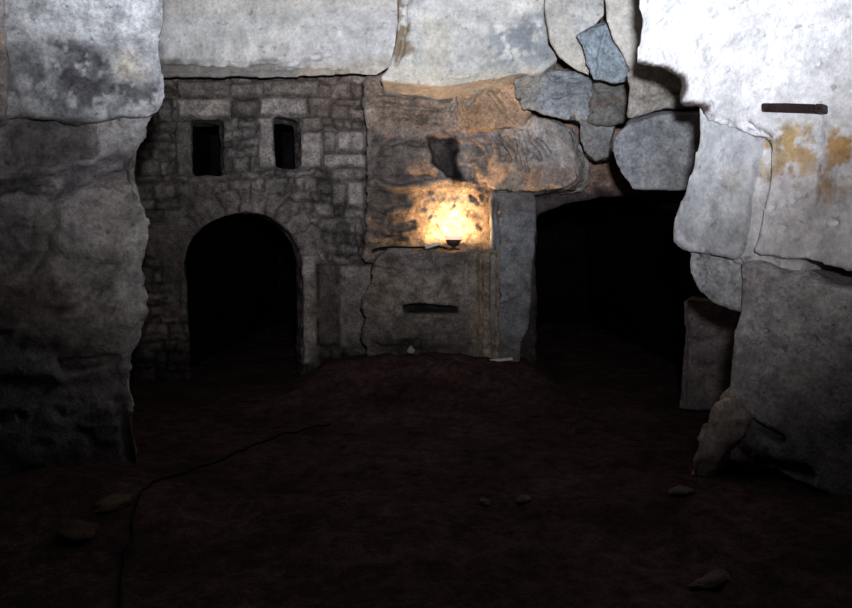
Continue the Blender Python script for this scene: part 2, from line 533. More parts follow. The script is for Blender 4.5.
for _ in zb[:-1]:
    xb = [-4.4 + random.uniform(0, 0.2)]
    while xb[-1] < 0.3:
        xb.append(xb[-1] + random.uniform(0.09, 0.36))
    ROWS.append((np.array(xb), RNG.uniform(-0.03, 0.03, len(xb)), RNG.uniform(0.55, 1.4, len(xb))))
zb = np.array(zb)

def masonry(c, n):
    w1 = fbm(c, 3.5, 3, off=91); w2 = fbm(c, 3.5, 3, off=55)
    w3 = fbm(c, 9.0, 2, off=191); w4 = fbm(c, 9.0, 2, off=155)
    x = c[:, 0] + 0.05 * w1 + 0.02 * w3
    z = c[:, 2] + 0.045 * w2 + 0.02 * w4 + 0.03 * np.sin(c[:, 0] * 1.7 + 1)
    rel = np.zeros(len(c)); tone = np.ones(len(c)); edge = np.full(len(c), 9.0)
    ri = np.clip(np.searchsorted(zb, z) - 1, 0, len(zb) - 2)
    for r in range(len(zb) - 1):
        m = ri == r
        if not m.any():
            continue
        xb, hh, tt = ROWS[r]
        k = np.clip(np.searchsorted(xb, x[m]) - 1, 0, len(xb) - 2)
        ed = np.minimum(np.minimum(x[m] - xb[k], xb[k + 1] - x[m]), np.minimum(z[m] - zb[r], zb[r + 1] - z[m]))
        edge[m] = ed; rel[m] = hh[k]; tone[m] = tt[k]
    # voussoirs of the arch
    dx, dz = x - A_C[0], z - A_C[2]
    rr = np.hypot(dx, dz * 1.12); th = np.arctan2(dz, dx)
    m = (rr < A_R + 0.30) & (dz > -0.02)
    nv = 13
    f = th / math.pi * nv
    vi = np.clip(np.floor(f).astype(int), 0, nv - 1)
    vt = RNG.uniform(0.8, 1.2, nv); vh = RNG.uniform(-0.01, 0.025, nv)
    ed = np.minimum(np.minimum(f - np.floor(f), np.ceil(f) - f) * math.pi / nv * rr, A_R + 0.30 - rr)
    edge[m] = ed[m]; rel[m] = vh[vi[m]]; tone[m] = vt[vi[m]]
    x2 = c[:, 0] + 0.012 * w1; z2 = c[:, 2] + 0.012 * w2
    for x0, z0, x1, z1, t, h in RECTS:
        ed = np.minimum(np.minimum(x2 - x0, x1 - x2), np.minimum(z2 - z0, z1 - z2))
        m = ed > -0.008
        edge[m] = ed[m]; rel[m] = h; tone[m] = t
    j = 1 - smooth(edge, 0.004, 0.028)
    rel = rel * (1 - j) - 0.055 * j
    tone = tone * (1 - 0.62 * j)
    # eroded render patches that hide the stones
    pl = smooth(fbm(c, 0.9, 3, off=123), 0.15, 0.4) * smooth(c[:, 2], 2.9, 2.5)
    rel = rel * (1 - 0.7 * pl)
    tone = tone * (1 - pl) + 0.9 * pl
    return rel, tone[:, None]

fW.dent([(140, 78), (176, 80), (178, 96), (140, 98)], 0.3, 0.05)
fW.dent([(333, 222), (357, 220), (359, 256), (334, 257)], 0.14, 0.04)
fW.groove([(343, 222), (342, 256)], 0.04, -0.08)
fW.groove([(351, 222), (352, 256)], 0.03, -0.06)
fW.dent([(150, 282), (182, 280), (182, 312), (152, 314)], 0.08, 0.06)
fW.groove([(367, 80), (366, 170), (367, 262)], 0.05, 0.08, 0.02)
fW.paint([(310, 70), (370, 70), (370, 128), (310, 128)], (0.26, 0.19, 0.155), 0.6, 0.15)
fW.paint([(170, 76), (330, 76), (330, 97), (170, 97)], (0.30, 0.25, 0.22), 0.5, 0.08)
fW.paint([(110, 90), (200, 90), (230, 180), (190, 300), (110, 300)], (0.13, 0.115, 0.11), 0.6, 0.35)  # light falling off towards the left pillar, painted into the tone
fW.paint([(140, 300), (190, 300), (190, 380), (140, 380)], (0.21, 0.17, 0.15), 0.5, 0.2)
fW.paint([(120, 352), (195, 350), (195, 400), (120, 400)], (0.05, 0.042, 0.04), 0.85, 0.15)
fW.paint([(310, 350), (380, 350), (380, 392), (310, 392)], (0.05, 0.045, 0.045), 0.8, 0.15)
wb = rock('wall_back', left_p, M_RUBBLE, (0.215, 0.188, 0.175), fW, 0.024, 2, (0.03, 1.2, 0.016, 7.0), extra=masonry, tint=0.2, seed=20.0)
tag(wb, kind='structure')

# shells that line the openings
def shell_box(name, x0, x1, y0, y1, z0, z1, t, mat):
    bm = bmesh.new()
    def bx(a0, a1, b0, b1, c0, c1):
        r = bmesh.ops.create_cube(bm, size=1)
        for v in r['verts']:
            v.co = ((v.co.x + .5) * (a1 - a0) + a0, (v.co.y + .5) * (b1 - b0) + b0, (v.co.z + .5) * (c1 - c0) + c0)
    bx(x0 - t, x0, y0, y1, z0 - t, z1 + t)
    bx(x1, x1 + t, y0, y1, z0 - t, z1 + t)
    bx(x0, x1, y0, y1, z1, z1 + t)
    bx(x0, x1, y0, y1, z0 - t, z0)
    bx(x0 - t, x1 + t, y1, y1 + t, z0 - t, z1 + t)
    return tag(from_bm(name, bm, mat), kind='structure')

def win(name, px0, py0, px1, py1):
    p, q = pt(px0, py1, WA), pt(px1, py0, WA)
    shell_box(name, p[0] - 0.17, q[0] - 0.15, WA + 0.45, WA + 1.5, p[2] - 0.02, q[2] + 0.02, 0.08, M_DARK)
win('window_1', 190, 118, 224, 178)
win('window_2', 273, 115, 302, 170)

def vault(name, prof, y0, y1, t, mat):
    """arched passage: inner profile (x,z), wall thickness t, closed at the far end"""
    bm = bmesh.new()
    cx = sum(p[0] for p in prof) / len(prof); cz = sum(p[1] for p in prof) / len(prof)
    outp = []
    for i, (x, z) in enumerate(prof):
        d = Vector((x - cx, z - cz)).normalized()
        outp.append((x + d.x * t * 1.3, max(z + d.y * t * 1.3, -0.05) if z > 0.02 else -0.05))
    rings = []
    for prf, y in ((prof, y0), (prof, y1), (outp, y1 + t), (outp, y0)):
        rings.append([bm.verts.new((x, y, z)) for x, z in prf])
    k = len(prof)
    for a_, b_ in ((0, 1), (2, 3), (3, 0)):
        for i in range(k - 1):
            bm.faces.new((rings[a_][i], rings[a_][i + 1], rings[b_][i + 1], rings[b_][i]))
    bm.faces.new(rings[1]); bm.faces.new(rings[2])
    return tag(from_bm(name, bm, mat, smooth_shade=False), kind='structure')

pr = [(pt(188, PYB, WA)[0] - 0.18, 0.0)] + [(pt(x, y, WA)[0] - 0.18, pt(x, y, WA)[2]) for x, y in archp] + [(pt(304, PYB, WA)[0] - 0.18, 0.0)]
M_PASS = stone_mat('passage_rock', 20, 0.4, 0.6, attr=False, spec=0.0, base=(0.010, 0.0065, 0.006))  # unlit depth of the passage, put into a near-black colour
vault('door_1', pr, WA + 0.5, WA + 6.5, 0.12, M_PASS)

# ================================================================== BACK WALL, middle: bare rock with the lamp ledge
MA = 8.72
fM = Face(MA)
mid_up = [(366, 76), (520, 70), (520, 190), (510, 192), (510, 262), (366, 262)]
mid_lo = [(372, 262), (384, 253), (400, 249), (430, 251), (475, 250), (490, 250), (500, 252), (500, 392), (366, 392), (364, 300)]
LO = 8.42
fM.groove([(376, 92), (400, 96), (420, 93), (450, 98)], 0.05, 0.06, 0.03)
fM.groove([(370, 104), (400, 106), (440, 110), (455, 106)], 0.04, 0.06, 0.03)
fM.groove([(372, 114), (405, 116), (440, 122)], 0.03, 0.05, 0.03)
fM.dent([(424, 132), (445, 134), (458, 140), (460, 176), (446, 180), (432, 160)], 0.45, 0.06, 0.03)
fM.paint([(426, 136), (445, 136), (458, 142), (461, 178), (448, 182), (434, 162)], (0.03, 0.026, 0.025), 0.95, 0.03)  # shade inside the hole, painted near-black
fM.dent([(368, 138), (396, 140), (398, 160), (368, 158)], 0.08, 0.08)
fM.groove([(370, 184), (400, 188), (416, 186)], 0.08, -0.12, 0.04)
fM.dent([(368, 176), (430, 172), (436, 182), (400, 186), (368, 182)], 0.08, 0.04)
fM.groove([(370, 206), (392, 212), (414, 206)], 0.06, -0.08, 0.04)
fM.groove([(370, 228), (396, 234), (416, 232)], 0.06, -0.10, 0.04)
fM.groove([(370, 245), (400, 246)], 0.05, -0.08, 0.04)
fM.groove([(380, 150), (400, 140), (424, 144)], 0.05, 0.06, 0.04)
fM.groove([(438, 181), (455, 179), (476, 184)], 0.05, -0.04, 0.02)
fM.dent([(418, 188), (470, 186), (488, 192), (488, 247), (430, 248), (414, 215)], 0.10, 0.06, 0.03)
fM.groove([(372, 218), (400, 224), (414, 222)], 0.05, 0.05, 0.03)
fM.groove([(372, 236), (405, 240)], 0.04, 0.04, 0.03)
for k in range(26):
    x0 = random.uniform(420, 486); y0 = random.uniform(188, 236)
    fM.groove([(x0, y0), (x0 + random.uniform(-5, 5), y0 + random.uniform(3, 8))], random.uniform(0.02, 0.05), random.uniform(-0.07, 0.08), 0.03)
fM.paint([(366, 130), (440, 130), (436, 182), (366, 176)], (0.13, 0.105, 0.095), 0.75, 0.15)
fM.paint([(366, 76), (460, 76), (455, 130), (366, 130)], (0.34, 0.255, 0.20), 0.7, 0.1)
fM.paint([(366, 186), (500, 184), (500, 250), (366, 250)], (0.17, 0.135, 0.11), 0.8, 0.05)  # lamp falloff around the hot core, painted as darker stone
fM.paint([(434, 192), (470, 190), (474, 244), (430, 244)], (0.62, 0.54, 0.42), 0.95, 0.16, wob=0.12)  # hot core of the lamp glow, painted paler
# lower half
fM.dent([(403, 303), (420, 301), (457, 304), (457, 311), (405, 312)], 0.3, 0.02, 0.01)
fM.paint([(403, 303), (420, 301), (457, 304), (457, 311), (405, 312)], (0.02, 0.018, 0.018), 0.95, 0.015, wob=0.01)  # dark inside of the slot, shade painted into the tone
fM.groove([(378, 268), (400, 271), (436, 270)], 0.035, 0.04, 0.03)
fM.groove([(372, 340), (392, 345), (420, 350)], 0.05, 0.05, 0.04)
fM.dent([(398, 335), (420, 332), (428, 362), (396, 365)], 0.12, 0.08)
fM.groove([(466, 255), (464, 285)], 0.03, 0.03)
fM.groove([(479, 255), (479, 360)], 0.04, 0.05, 0.008)
fM.groove([(491, 255), (491, 360)], 0.05, 0.06, 0.008)
fM.paint([(366, 265), (400, 265), (394, 300), (366, 305)], (0.27, 0.20, 0.15), 0.6, 0.1)
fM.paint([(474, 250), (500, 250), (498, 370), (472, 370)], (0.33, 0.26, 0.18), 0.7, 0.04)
fM.paint([(380, 330), (470, 335), (470, 400), (366, 400)], (0.06, 0.052, 0.05), 0.85, 0.18)  # near-black tone over the hollow and wall foot
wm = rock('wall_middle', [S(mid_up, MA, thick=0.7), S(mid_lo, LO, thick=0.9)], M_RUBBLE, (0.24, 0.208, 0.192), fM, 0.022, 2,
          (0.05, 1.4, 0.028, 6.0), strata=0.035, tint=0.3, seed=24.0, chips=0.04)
tag(wm, kind='structure')

# dressed pier left of the dark doorway
fP = Face(8.5)
pier = [(490, 192), (536, 192), (537, 230), (533, 262), (531, 300), (529, 330), (522, 345), (520, 392), (490, 392)]
fP.groove([(490, 259), (536, 258)], 0.02, 0.03)
fP.groove([(499, 306), (512, 300), (520, 297)], 0.04, 0.04)
fP.groove([(496, 200), (497, 250)], 0.04, 0.06)
fP.groove([(490, 215), (536, 213)], 0.02, 0.03)
fP.paint([(480, 185), (545, 185), (545, 214), (480, 214)], (0.12, 0.10, 0.095), 0.7, 0.08)
fP.paint([(486, 340), (540, 340), (540, 400), (486, 400)], (0.12, 0.11, 0.11), 0.7, 0.15)
dp = rock('stone_pier', [S(pier, 8.5, thick=0.6)], M_LIME, (0.20, 0.205, 0.22), fP, 0.022, 3, (0.02, 1.4, 0.012, 6.0), seed=27.0,
          loc=pt(512, 385, 8.8))
tag(dp, 'bluish grey dressed stone pier between the lamp and the dark right doorway', 'stone pier', kind='thing')

# ================================================================== BACK WALL, right: dark arched doorway
DA = 8.95
fD2 = Face(DA)
arc2 = [(536 + (700 - 536) * i / 14, 216 - 22 * math.sin(math.pi * i / 14)) for i in range(15)]
wr_out = [(505, -60), (820, -60), (820, 395), (700, 395)] + arc2[::-1] + [(536, 395), (505, 395)]
fD2.paint([(500, 190), (820, 182), (820, 400), (500, 400)], (0.035, 0.033, 0.036), 0.9, 0.08)  # shade on the door header and below, painted near-black
fD2.groove([(570, 172), (635, 170)], 0.03, 0.02)
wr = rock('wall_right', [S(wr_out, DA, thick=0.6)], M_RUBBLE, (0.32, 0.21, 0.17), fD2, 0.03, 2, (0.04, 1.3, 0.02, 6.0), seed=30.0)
tag(wr, kind='structure')
pr2 = [(pt(534, PYB, DA)[0], 0.0)] + [(pt(x, y, DA)[0], pt(x, y, DA)[2]) for x, y in arc2] + [(pt(702, PYB, DA)[0], 0.0)]
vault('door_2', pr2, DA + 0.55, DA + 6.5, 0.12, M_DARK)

# small pier in the shade under the right pillar
fQ = Face(7.2)
sp = [(682, 300), (735, 300), (760, 300), (760, 412), (678, 412), (680, 380), (684, 340)]
fQ.groove([(692, 300), (690, 410)], 0.03, 0.05)
fQ.groove([(690, 340), (730, 338)], 0.03, 0.04)
fQ.groove([(704, 360), (735, 362)], 0.04, -0.04)
sq = rock('stone_pier', [S(sp, 7.2, thick=0.5, back=(0.25, 0))], M_LIME, (0.22, 0.19, 0.19), fQ, 0.025, 3, (0.03, 1.4, 0.02, 6.0), seed=33.0, loc=pt(715, 408, 7.4))
tag(sq, 'short dark stone pier standing in shadow behind the right rock pillar', 'stone pier', kind='thing')

# ================================================================== OVERHEAD SLABS AND BLOCKS
def block(name, label, cat, out, a, b, thick, base, feats=None, mat=M_LIME, voxel=0.024, rel=3, rough=(0.03, 1.2, 0.016, 5.5), back=(0, 0), grow=1.0, seed=0.0, strata=0.0, chips=0.0, tint=0.12):
    f = Face(a, b)
    if feats: feats(f)
    cx = sum(p[0] for p in out) / len(out); cy = max(p[1] for p in out)
    l = pt(cx, cy, a, b)
    o = rock(name, [S(out, a, b, thick=thick, back=back, grow=grow)], mat, base, f, voxel, rel, rough, strata=strata, loc=(l[0], l[1] + thick / 2, l[2]), seed=seed, chips=chips, tint=tint)
    return tag(o, label, cat, kind='thing')

TOP = -46
def f1(f):
    f.groove([(165, 62), (230, 64), (290, 62), (318, 57)], 0.05, 0.05, 0.03)
    f.groove([(165, 70), (240, 71), (300, 66), (340, 66)], 0.03, 0.03, 0.03)
    f.groove([(290, 60), (300, 56), (330, 54)], 0.03, 0.03)
    f.paint([(160, 62), (300, 66), (345, 68), (345, 80), (160, 82)], (0.17, 0.155, 0.14), 0.85, 0.025, 5.0)
    f.paint([(165, 60), (250, 63), (310, 56), (312, 60), (250, 68), (165, 66)], (0.2, 0.19, 0.18), 0.7, 0.02)
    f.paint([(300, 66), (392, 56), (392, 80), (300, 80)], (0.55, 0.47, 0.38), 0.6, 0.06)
    f.paint([(166, -30), (400, -30), (400, 12), (166, 12)], (0.55, 0.50, 0.44), 0.5, 0.1)
    f.paint([(345, 20), (372, 20), (372, 34), (345, 34)], (0.40, 0.40, 0.40), 0.5, 0.05, 6.0, 0.0)
block('roof_slab', 'wide pale slab hanging above the two small window openings', 'stone slab',
      [(150, TOP), (400, TOP), (400, 18), (397, 46), (391, 69), (376, 78), (350, 75), (312, 78), (270, 79), (230, 77), (150, 78)], 8.6, 0, 0.6, (0.60, 0.59, 0.585), f1,
      M_PLASTER, 0.024, 2, (0.04, 0.9, 0.014, 5.0), seed=40.0, tint=0.12, back=(0, 0.3))
def f2(f):
    f.paint([(500, 20), (548, 14), (556, 64), (500, 64), (485, 45)], (0.25, 0.28, 0.32), 0.85, 0.08, 4.0, -0.25)
    f.paint([(445, 48), (500, 48), (500, 70), (445, 66)], (0.42, 0.41, 0.40), 0.7, 0.06, 6.0, 0.0)
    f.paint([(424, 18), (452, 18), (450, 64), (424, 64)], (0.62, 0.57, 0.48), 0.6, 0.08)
    f.paint([(399, -40), (413, -40), (411, 50), (399, 66), (393, 66)], (0.27, 0.20, 0.13), 0.9, 0.025, 4.0, -0.2)
    f.groove([(405, 0), (406, 30), (402, 52), (396, 66)], 0.04, 0.05, 0.03)
    f.groove([(450, 76), (468, 74)], 0.04, 0.05)
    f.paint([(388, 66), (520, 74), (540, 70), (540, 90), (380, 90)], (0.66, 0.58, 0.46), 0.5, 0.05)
block('roof_slab', 'pale slab with an orange-lit lower edge directly above the lamp', 'stone slab',
      [(400, TOP), (543, TOP), (544, 20), (548, 45), (557, 60), (540, 72), (520, 74), (500, 79), (470, 84), (440, 86), (410, 82), (380, 79), (388, 68), (394, 46), (398, 18)], 8.25, 0, 0.75, (0.60, 0.59, 0.575), f2,
      M_PLASTER, 0.024, 1, (0.03, 1.0, 0.014, 5.0), seed=42.0, tint=0.12, back=(0, -0.06))
def f3(f):
    f.paint([(565, -40), (600, -40), (598, 40), (572, 40)], (0.56, 0.58, 0.60), 0.5, 0.08)
block('roof_slab', 'smooth rounded pale slab left of the blue triangular stone', 'stone slab',
      [(543, TOP), (606, TOP), (605, 16), (594, 26), (577, 36), (584, 52), (590, 66), (590, 76), (574, 70), (560, 58), (550, 42), (546, 20)], 7.95, 0, 0.7, (0.52, 0.50, 0.465), f3,
      M_PLASTER, 0.022, 2, (0.02, 1.0, 0.01, 5.0), seed=44.0, tint=0.06, back=(0.1, 0.25))
def f4(f):
    f.groove([(606, 28), (601, 50), (598, 76)], 0.03, 0.05)
    f.groove([(582, 38), (598, 60), (610, 74)], 0.03, 0.03)
block('stone_wedge', 'blue-grey triangular stone wedged between two pale slabs', 'stone wedge',
      [(575, 36), (590, 29), (607, 22), (614, 40), (622, 55), (634, 78), (615, 81), (594, 80), (586, 56)], 7.72, 0, 0.45, (0.29, 0.34, 0.39), f4,
      M_LIME, 0.02, 1, (0.03, 1.4, 0.02, 5.0), seed=46.0, tint=0.25, back=(0.2, 0.2))
block('roof_slab', 'narrow smooth cream slab leaning against the right rock pillar', 'stone slab',
      [(604, TOP), (660, TOP), (660, 0), (650, 40), (644, 76), (633, 76), (622, 54), (612, 36), (606, 16)], 7.6, 0, 0.6, (0.58, 0.55, 0.51), None,
      M_PLASTER, 0.024, 4, (0.02, 1.0, 0.008, 5.0), seed=48.0, tint=0.06, back=(0.25, 0.2))
def f5(f):
    f.groove([(540, 98), (560, 96), (590, 92)], 0.03, 0.04, 0.03)
    f.groove([(515, 88), (530, 84)], 0.03, 0.05)
    f.groove([(556, 80), (578, 82)], 0.03, 0.05)
    f.paint([(510, 70), (540, 70), (536, 120), (510, 120)], (0.40, 0.32, 0.23), 0.4, 0.1)
block('stone_block', 'rough blue-grey block under the slabs, right of the orange-lit block', 'stone block',
      [(512, 78), (535, 72), (560, 70), (580, 76), (598, 78), (600, 102), (592, 119), (560, 119), (545, 114), (522, 110), (514, 98)], 8.55, -0.2, 0.6, (0.28, 0.30, 0.33), f5,
      M_LIME, 0.02, 1, (0.05, 1.5, 0.03, 6.0), seed=50.0, tint=0.3, chips=0.06, back=(0.12, 0.1))
def f6(f):
    f.groove([(597, 92), (612, 88), (622, 84)], 0.03, 0.04)
    f.groove([(594, 104), (622, 105)], 0.02, 0.03)
    f.paint([(590, 100), (624, 100), (624, 108), (590, 108)], (0.19, 0.12, 0.10), 0.5, 0.04)
block('stone_block', 'dark broken block beneath the blue triangular stone', 'stone block',
      [(592, 82), (610, 76), (628, 74), (628, 120), (610, 124), (588, 121), (592, 102)], 8.1, 0, 0.55, (0.22, 0.215, 0.21), f6,
      M_LIME, 0.02, 1, (0.05, 1.6, 0.03, 6.0), seed=52.0, tint=0.3, chips=0.06, back=(0.15, 0.1))
def f7(f):
    f.groove([(475, 96), (490, 112)], 0.05, -0.05)
    f.groove([(488, 92), (505, 110)], 0.05, 0.05)
    f.groove([(468, 104), (480, 90)], 0.04, 0.05)
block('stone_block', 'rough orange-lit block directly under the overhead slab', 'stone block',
      [(455, 88), (480, 84), (500, 80), (520, 76), (520, 100), (530, 112), (526, 127), (500, 129), (475, 131), (457, 130)], 8.7, -0.12, 0.5, (0.42, 0.285, 0.19), f7,  # orange lamp spill put into the base colour
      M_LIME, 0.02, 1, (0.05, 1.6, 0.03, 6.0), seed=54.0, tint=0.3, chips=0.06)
def f8(f):
    for k in range(16):
        x0 = 466 + k * 4.6 + random.uniform(-2, 2)
        y0 = random.uniform(132, 160)
        f.groove([(x0, y0), (x0 + random.uniform(4, 12), y0 + random.uniform(10, 26))], random.uniform(0.03, 0.07), random.uniform(0.04, 0.09), 0.03)
    f.groove([(463, 140), (480, 133), (500, 130)], 0.05, 0.06)
    f.paint([(455, 120), (505, 120), (520, 192), (455, 192)], (0.42, 0.30, 0.21), 0.8, 0.25)  # orange lamp light on the left end, painted into the tone
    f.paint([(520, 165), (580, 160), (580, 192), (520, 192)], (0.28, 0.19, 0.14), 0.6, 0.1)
    f.paint([(530, 125), (578, 125), (578, 160), (540, 160)], (0.33, 0.33, 0.34), 0.5, 0.1)
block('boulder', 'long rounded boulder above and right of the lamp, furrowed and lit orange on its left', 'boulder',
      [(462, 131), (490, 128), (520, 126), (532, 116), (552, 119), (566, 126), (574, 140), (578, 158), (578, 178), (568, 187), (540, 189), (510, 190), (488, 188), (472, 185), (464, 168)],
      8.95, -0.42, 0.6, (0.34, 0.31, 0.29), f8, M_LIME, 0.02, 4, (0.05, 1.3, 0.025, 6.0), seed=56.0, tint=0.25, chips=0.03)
block('stone_block', 'small grey block squeezed between the boulder and the hanging block', 'stone block',
      [(578, 120), (600, 118), (616, 120), (614, 140), (609, 158), (596, 160), (583, 153)], 8.2, 0, 0.45, (0.27, 0.27, 0.275), None,
      M_LIME, 0.02, 4, (0.03, 1.6, 0.025, 6.0), seed=58.0, tint=0.2, back=(0.12, 0.0))
def f9(f):
    f.groove([(655, 96), (680, 93), (700, 92)], 0.03, 0.04, 0.02)
    f.groove([(628, 100), (660, 97)], 0.015, 0.015)
block('stone_block', 'flat brownish block resting on the hanging block beside the right pillar', 'stone block',
      [(626, 69), (650, 66), (690, 70), (712, 84), (710, 108), (700, 107), (660, 110), (627, 119), (628, 96)], 7.0, 0, 0.7, (0.33, 0.305, 0.285), f9,
      M_LIME, 0.022, 3, (0.02, 1.4, 0.012, 6.0), seed=60.0, tint=0.15, back=(0.3, 0.15))
block('hanging_block', 'big smooth grey trapezoid block hanging over the dark right doorway', 'stone block',
      [(614, 136), (627, 123), (660, 114), (700, 111), (720, 113), (720, 190), (690, 190), (660, 191), (632, 191), (621, 176), (613, 162), (610, 150)], 6.85, 0, 0.7, (0.27, 0.28, 0.30), None,
      M_LIME, 0.022, 3, (0.03, 1.0, 0.012, 6.0), seed=62.0, tint=0.15, back=(0.26, 0.16))

# ================================================================== FLOOR AND CEILING
def floor_h(x, y):
    P = np.stack([x, y, np.zeros_like(x)], 1)
    h = 0.05 * fbm(P, 0.7, 3, off=3) + 0.03 * fbm(P, 3.5, 5, off=8) - 0.04
    # earth heaped against the pillars and the back wall
    for cx, cy, r, k in ((-2.3, 4.7, 0.7, 0.14), (-2.5, 4.1, 0.6, 0.10), (1.85, 4.85, 0.5, 0.06), (0.2, 8.3, 0.9, 0.10), (-0.6, 8.5, 0.8, 0.08), (2.7, 4.2, 0.7, 0.05)):
        h = h + k * np.exp(-((x - cx) ** 2 + (y - cy) ** 2) / (r * r))
    h = h + 0.24 * smooth(y, 7.3, 8.3) * smooth(x, -1.7, -1.1) * smooth(x, 1.6, 1.15)
    return h
xs = np.linspace(-6, 6, 241); ys = np.linspace(-3.5, 17, 411)
gx, gy = np.meshgrid(xs, ys)
gz = floor_h(gx.ravel(), gy.ravel())
nx, ny = len(xs), len(ys)
verts = np.stack([gx.ravel(), gy.ravel(), gz], 1)
idx = np.arange(nx * ny).reshape(ny, nx)
q = np.stack([idx[:-1, :-1], idx[:-1, 1:], idx[1:, 1:], idx[1:, :-1]], -1).reshape(-1, 4)
me = bpy.data.meshes.new('floor')
me.from_pydata(verts.tolist(), [], q.tolist())
tn = np.tile(np.array((0.080, 0.043, 0.042)), (len(verts), 1))
tn *= (1 + 0.5 * fbm(verts, 1.5, 4, off=12))[:, None]
rgba = np.ones((len(verts), 4)); rgba[:, :3] = np.clip(tn, 0.006, 1)
at = me.color_attributes.new('tone', 'FLOAT_COLOR', 'POINT')
at.data.foreach_set('color', rgba.ravel())
me.polygons.foreach_set('use_smooth', [True] * len(me.polygons))
me.materials.append(M_SOIL)
fo = bpy.data.objects.new('floor', me)
tag(link(fo), kind='structure')

def fz(x, y):
    return float(floor_h(np.array([x]), np.array([y]))[0])

bm = bmesh.new()
r = bmesh.ops.create_grid(bm, x_segments=60, y_segments=80, size=1)
for v in bm.verts:
    v.co.x *= 6; v.co.y = v.co.y * 10.25 + 6.75; v.co.z = 5.1
c = np.array([v.co[:] for v in bm.verts])
h = 0.12 * fbm(c, 0.8, 4)
for v, k in zip(bm.verts, h):
    v.co.z += k
ext = bmesh.ops.extrude_face_region(bm, geom=bm.faces[:])
for g in ext['geom']:
    if isinstance(g, bmesh.types.BMVert):
        g.co.z += 0.4
M_CEIL = stone_mat('ceiling_rock', 20, 0.3, 0.6, attr=False, base=(0.12, 0.115, 0.11))
tag(from_bm('ceiling', bm, M_CEIL), kind='structure')

# ================================================================== THE LAMP ON ITS LEDGE
def lathe(bm, prof, seg=32):
    rings = []
    for r_, z_ in prof:
        rings.append([bm.verts.new((r_ * math.cos(2 * math.pi * i / seg), r_ * math.sin(2 * math.pi * i / seg), z_)) for i in range(seg)])
    for a_, b_ in zip(rings[:-1], rings[1:]):
        for i in range(seg):
            j = (i + 1) % seg
            bm.faces.new((a_[i], a_[j], b_[j], b_[i]))
    bm.faces.new(rings[0][::-1]); bm.faces.new(rings[-1])

LX, LY, LZ = pt(453.5, 250, 8.54)
LZ += 0.0
lamp = empty('uplighter_lamp', (LX, LY, LZ))
tag(lamp, 'small lit bowl-shaped uplighter lamp standing on the rock ledge', 'lamp', kind='thing')
def lpart(name, prof, mat):
    bm = bmesh.new(); lathe(bm, prof); return from_bm(name, bm, mat, lamp, smooth_shade=True)
lpart('base', [(0.075, 0.0), (0.075, 0.012), (0.06, 0.02), (0.035, 0.026)], M_CLAY)
lpart('stem', [(0.028, 0.024), (0.022, 0.034), (0.03, 0.046)], M_CLAY)
lpart('bowl', [(0.03, 0.044), (0.062, 0.055), (0.078, 0.085), (0.090, 0.118), (0.084, 0.118), (0.07, 0.09), (0.05, 0.07), (0.02, 0.066)], M_CLAY)
lpart('rim', [(0.0905, 0.1185), (0.111, 0.156), (0.112, 0.166), (0.104, 0.166), (0.102, 0.155), (0.0855, 0.1185)], M_RIM)
lpart('bulb', [(0.012, 0.071), (0.016, 0.09), (0.034, 0.115), (0.036, 0.128), (0.026, 0.145), (0.008, 0.153)], M_BULB)

def tube(name, pts, rad, mat, parent=None, res=8):
    cu = bpy.data.curves.new(name, 'CURVE')
    cu.dimensions = '3D'
    spn = cu.splines.new('POLY')
    # Catmull-Rom resampling
    P = [Vector(p) for p in pts]
    out = []
    for i in range(len(P) - 1):
        p0 = P[max(i - 1, 0)]; p1 = P[i]; p2 = P[i + 1]; p3 = P[min(i + 2, len(P) - 1)]
        for k in range(res):
            t = k / res
            out.append(0.5 * ((2 * p1) + (p2 - p0) * t + (2 * p0 - 5 * p1 + 4 * p2 - p3) * t * t + (3 * p1 - p0 - 3 * p2 + p3) * t ** 3))
    out.append(P[-1])
    spn.points.add(len(out) - 1)
    for s_, p in zip(spn.points, out):
        s_.co = (*p, 1)
    cu.bevel_depth = rad
    cu.bevel_resolution = 3
    cu.use_fill_caps = True
    tmp = bpy.data.objects.new('tmp', cu)
    COL.objects.link(tmp)
    dg = bpy.context.evaluated_depsgraph_get(); dg.update()
    me = bpy.data.meshes.new_from_object(tmp.evaluated_get(dg))
    bpy.data.objects.remove(tmp)
    me.name = name
    me.materials.clear(); me.materials.append(mat)
    me.polygons.foreach_set('use_smooth', [True] * len(me.polygons))
    o = bpy.data.objects.new(name, me)
    return link(o, parent)

# cable of the lamp, running left along the ledge and down the corner of the wall
cp = [(LX - 0.08, LY, LZ + 0.02)] + [pt(x, y, 8.37) for x, y in ((438, 246.5), (428, 247), (414, 247.5), (398, 247), (384, 247.5), (372, 250))]
lc = tube('lamp_cable', cp, 0.011, M_CABLE)
tag(lc, 'thin dark cable running left from the lamp along the rock ledge', 'cable', kind='thing')
bm = bmesh.new()
r = bmesh.ops.create_cone(bm, cap_ends=True, segments=16, radius1=0.022, radius2=0.016, depth=0.17)
o = from_bm('plug', bm, M_WOOD, lc)
pa, pb = Vector(pt(425, 247.5, 8.34)), Vector(pt(440, 243.5, 8.36))
o.location = (pa + pb) / 2
o.rotation_euler = (pb - pa).to_track_quat('Z', 'Y').to_euler()
o['label'] = 'pale plug on the lamp cable'

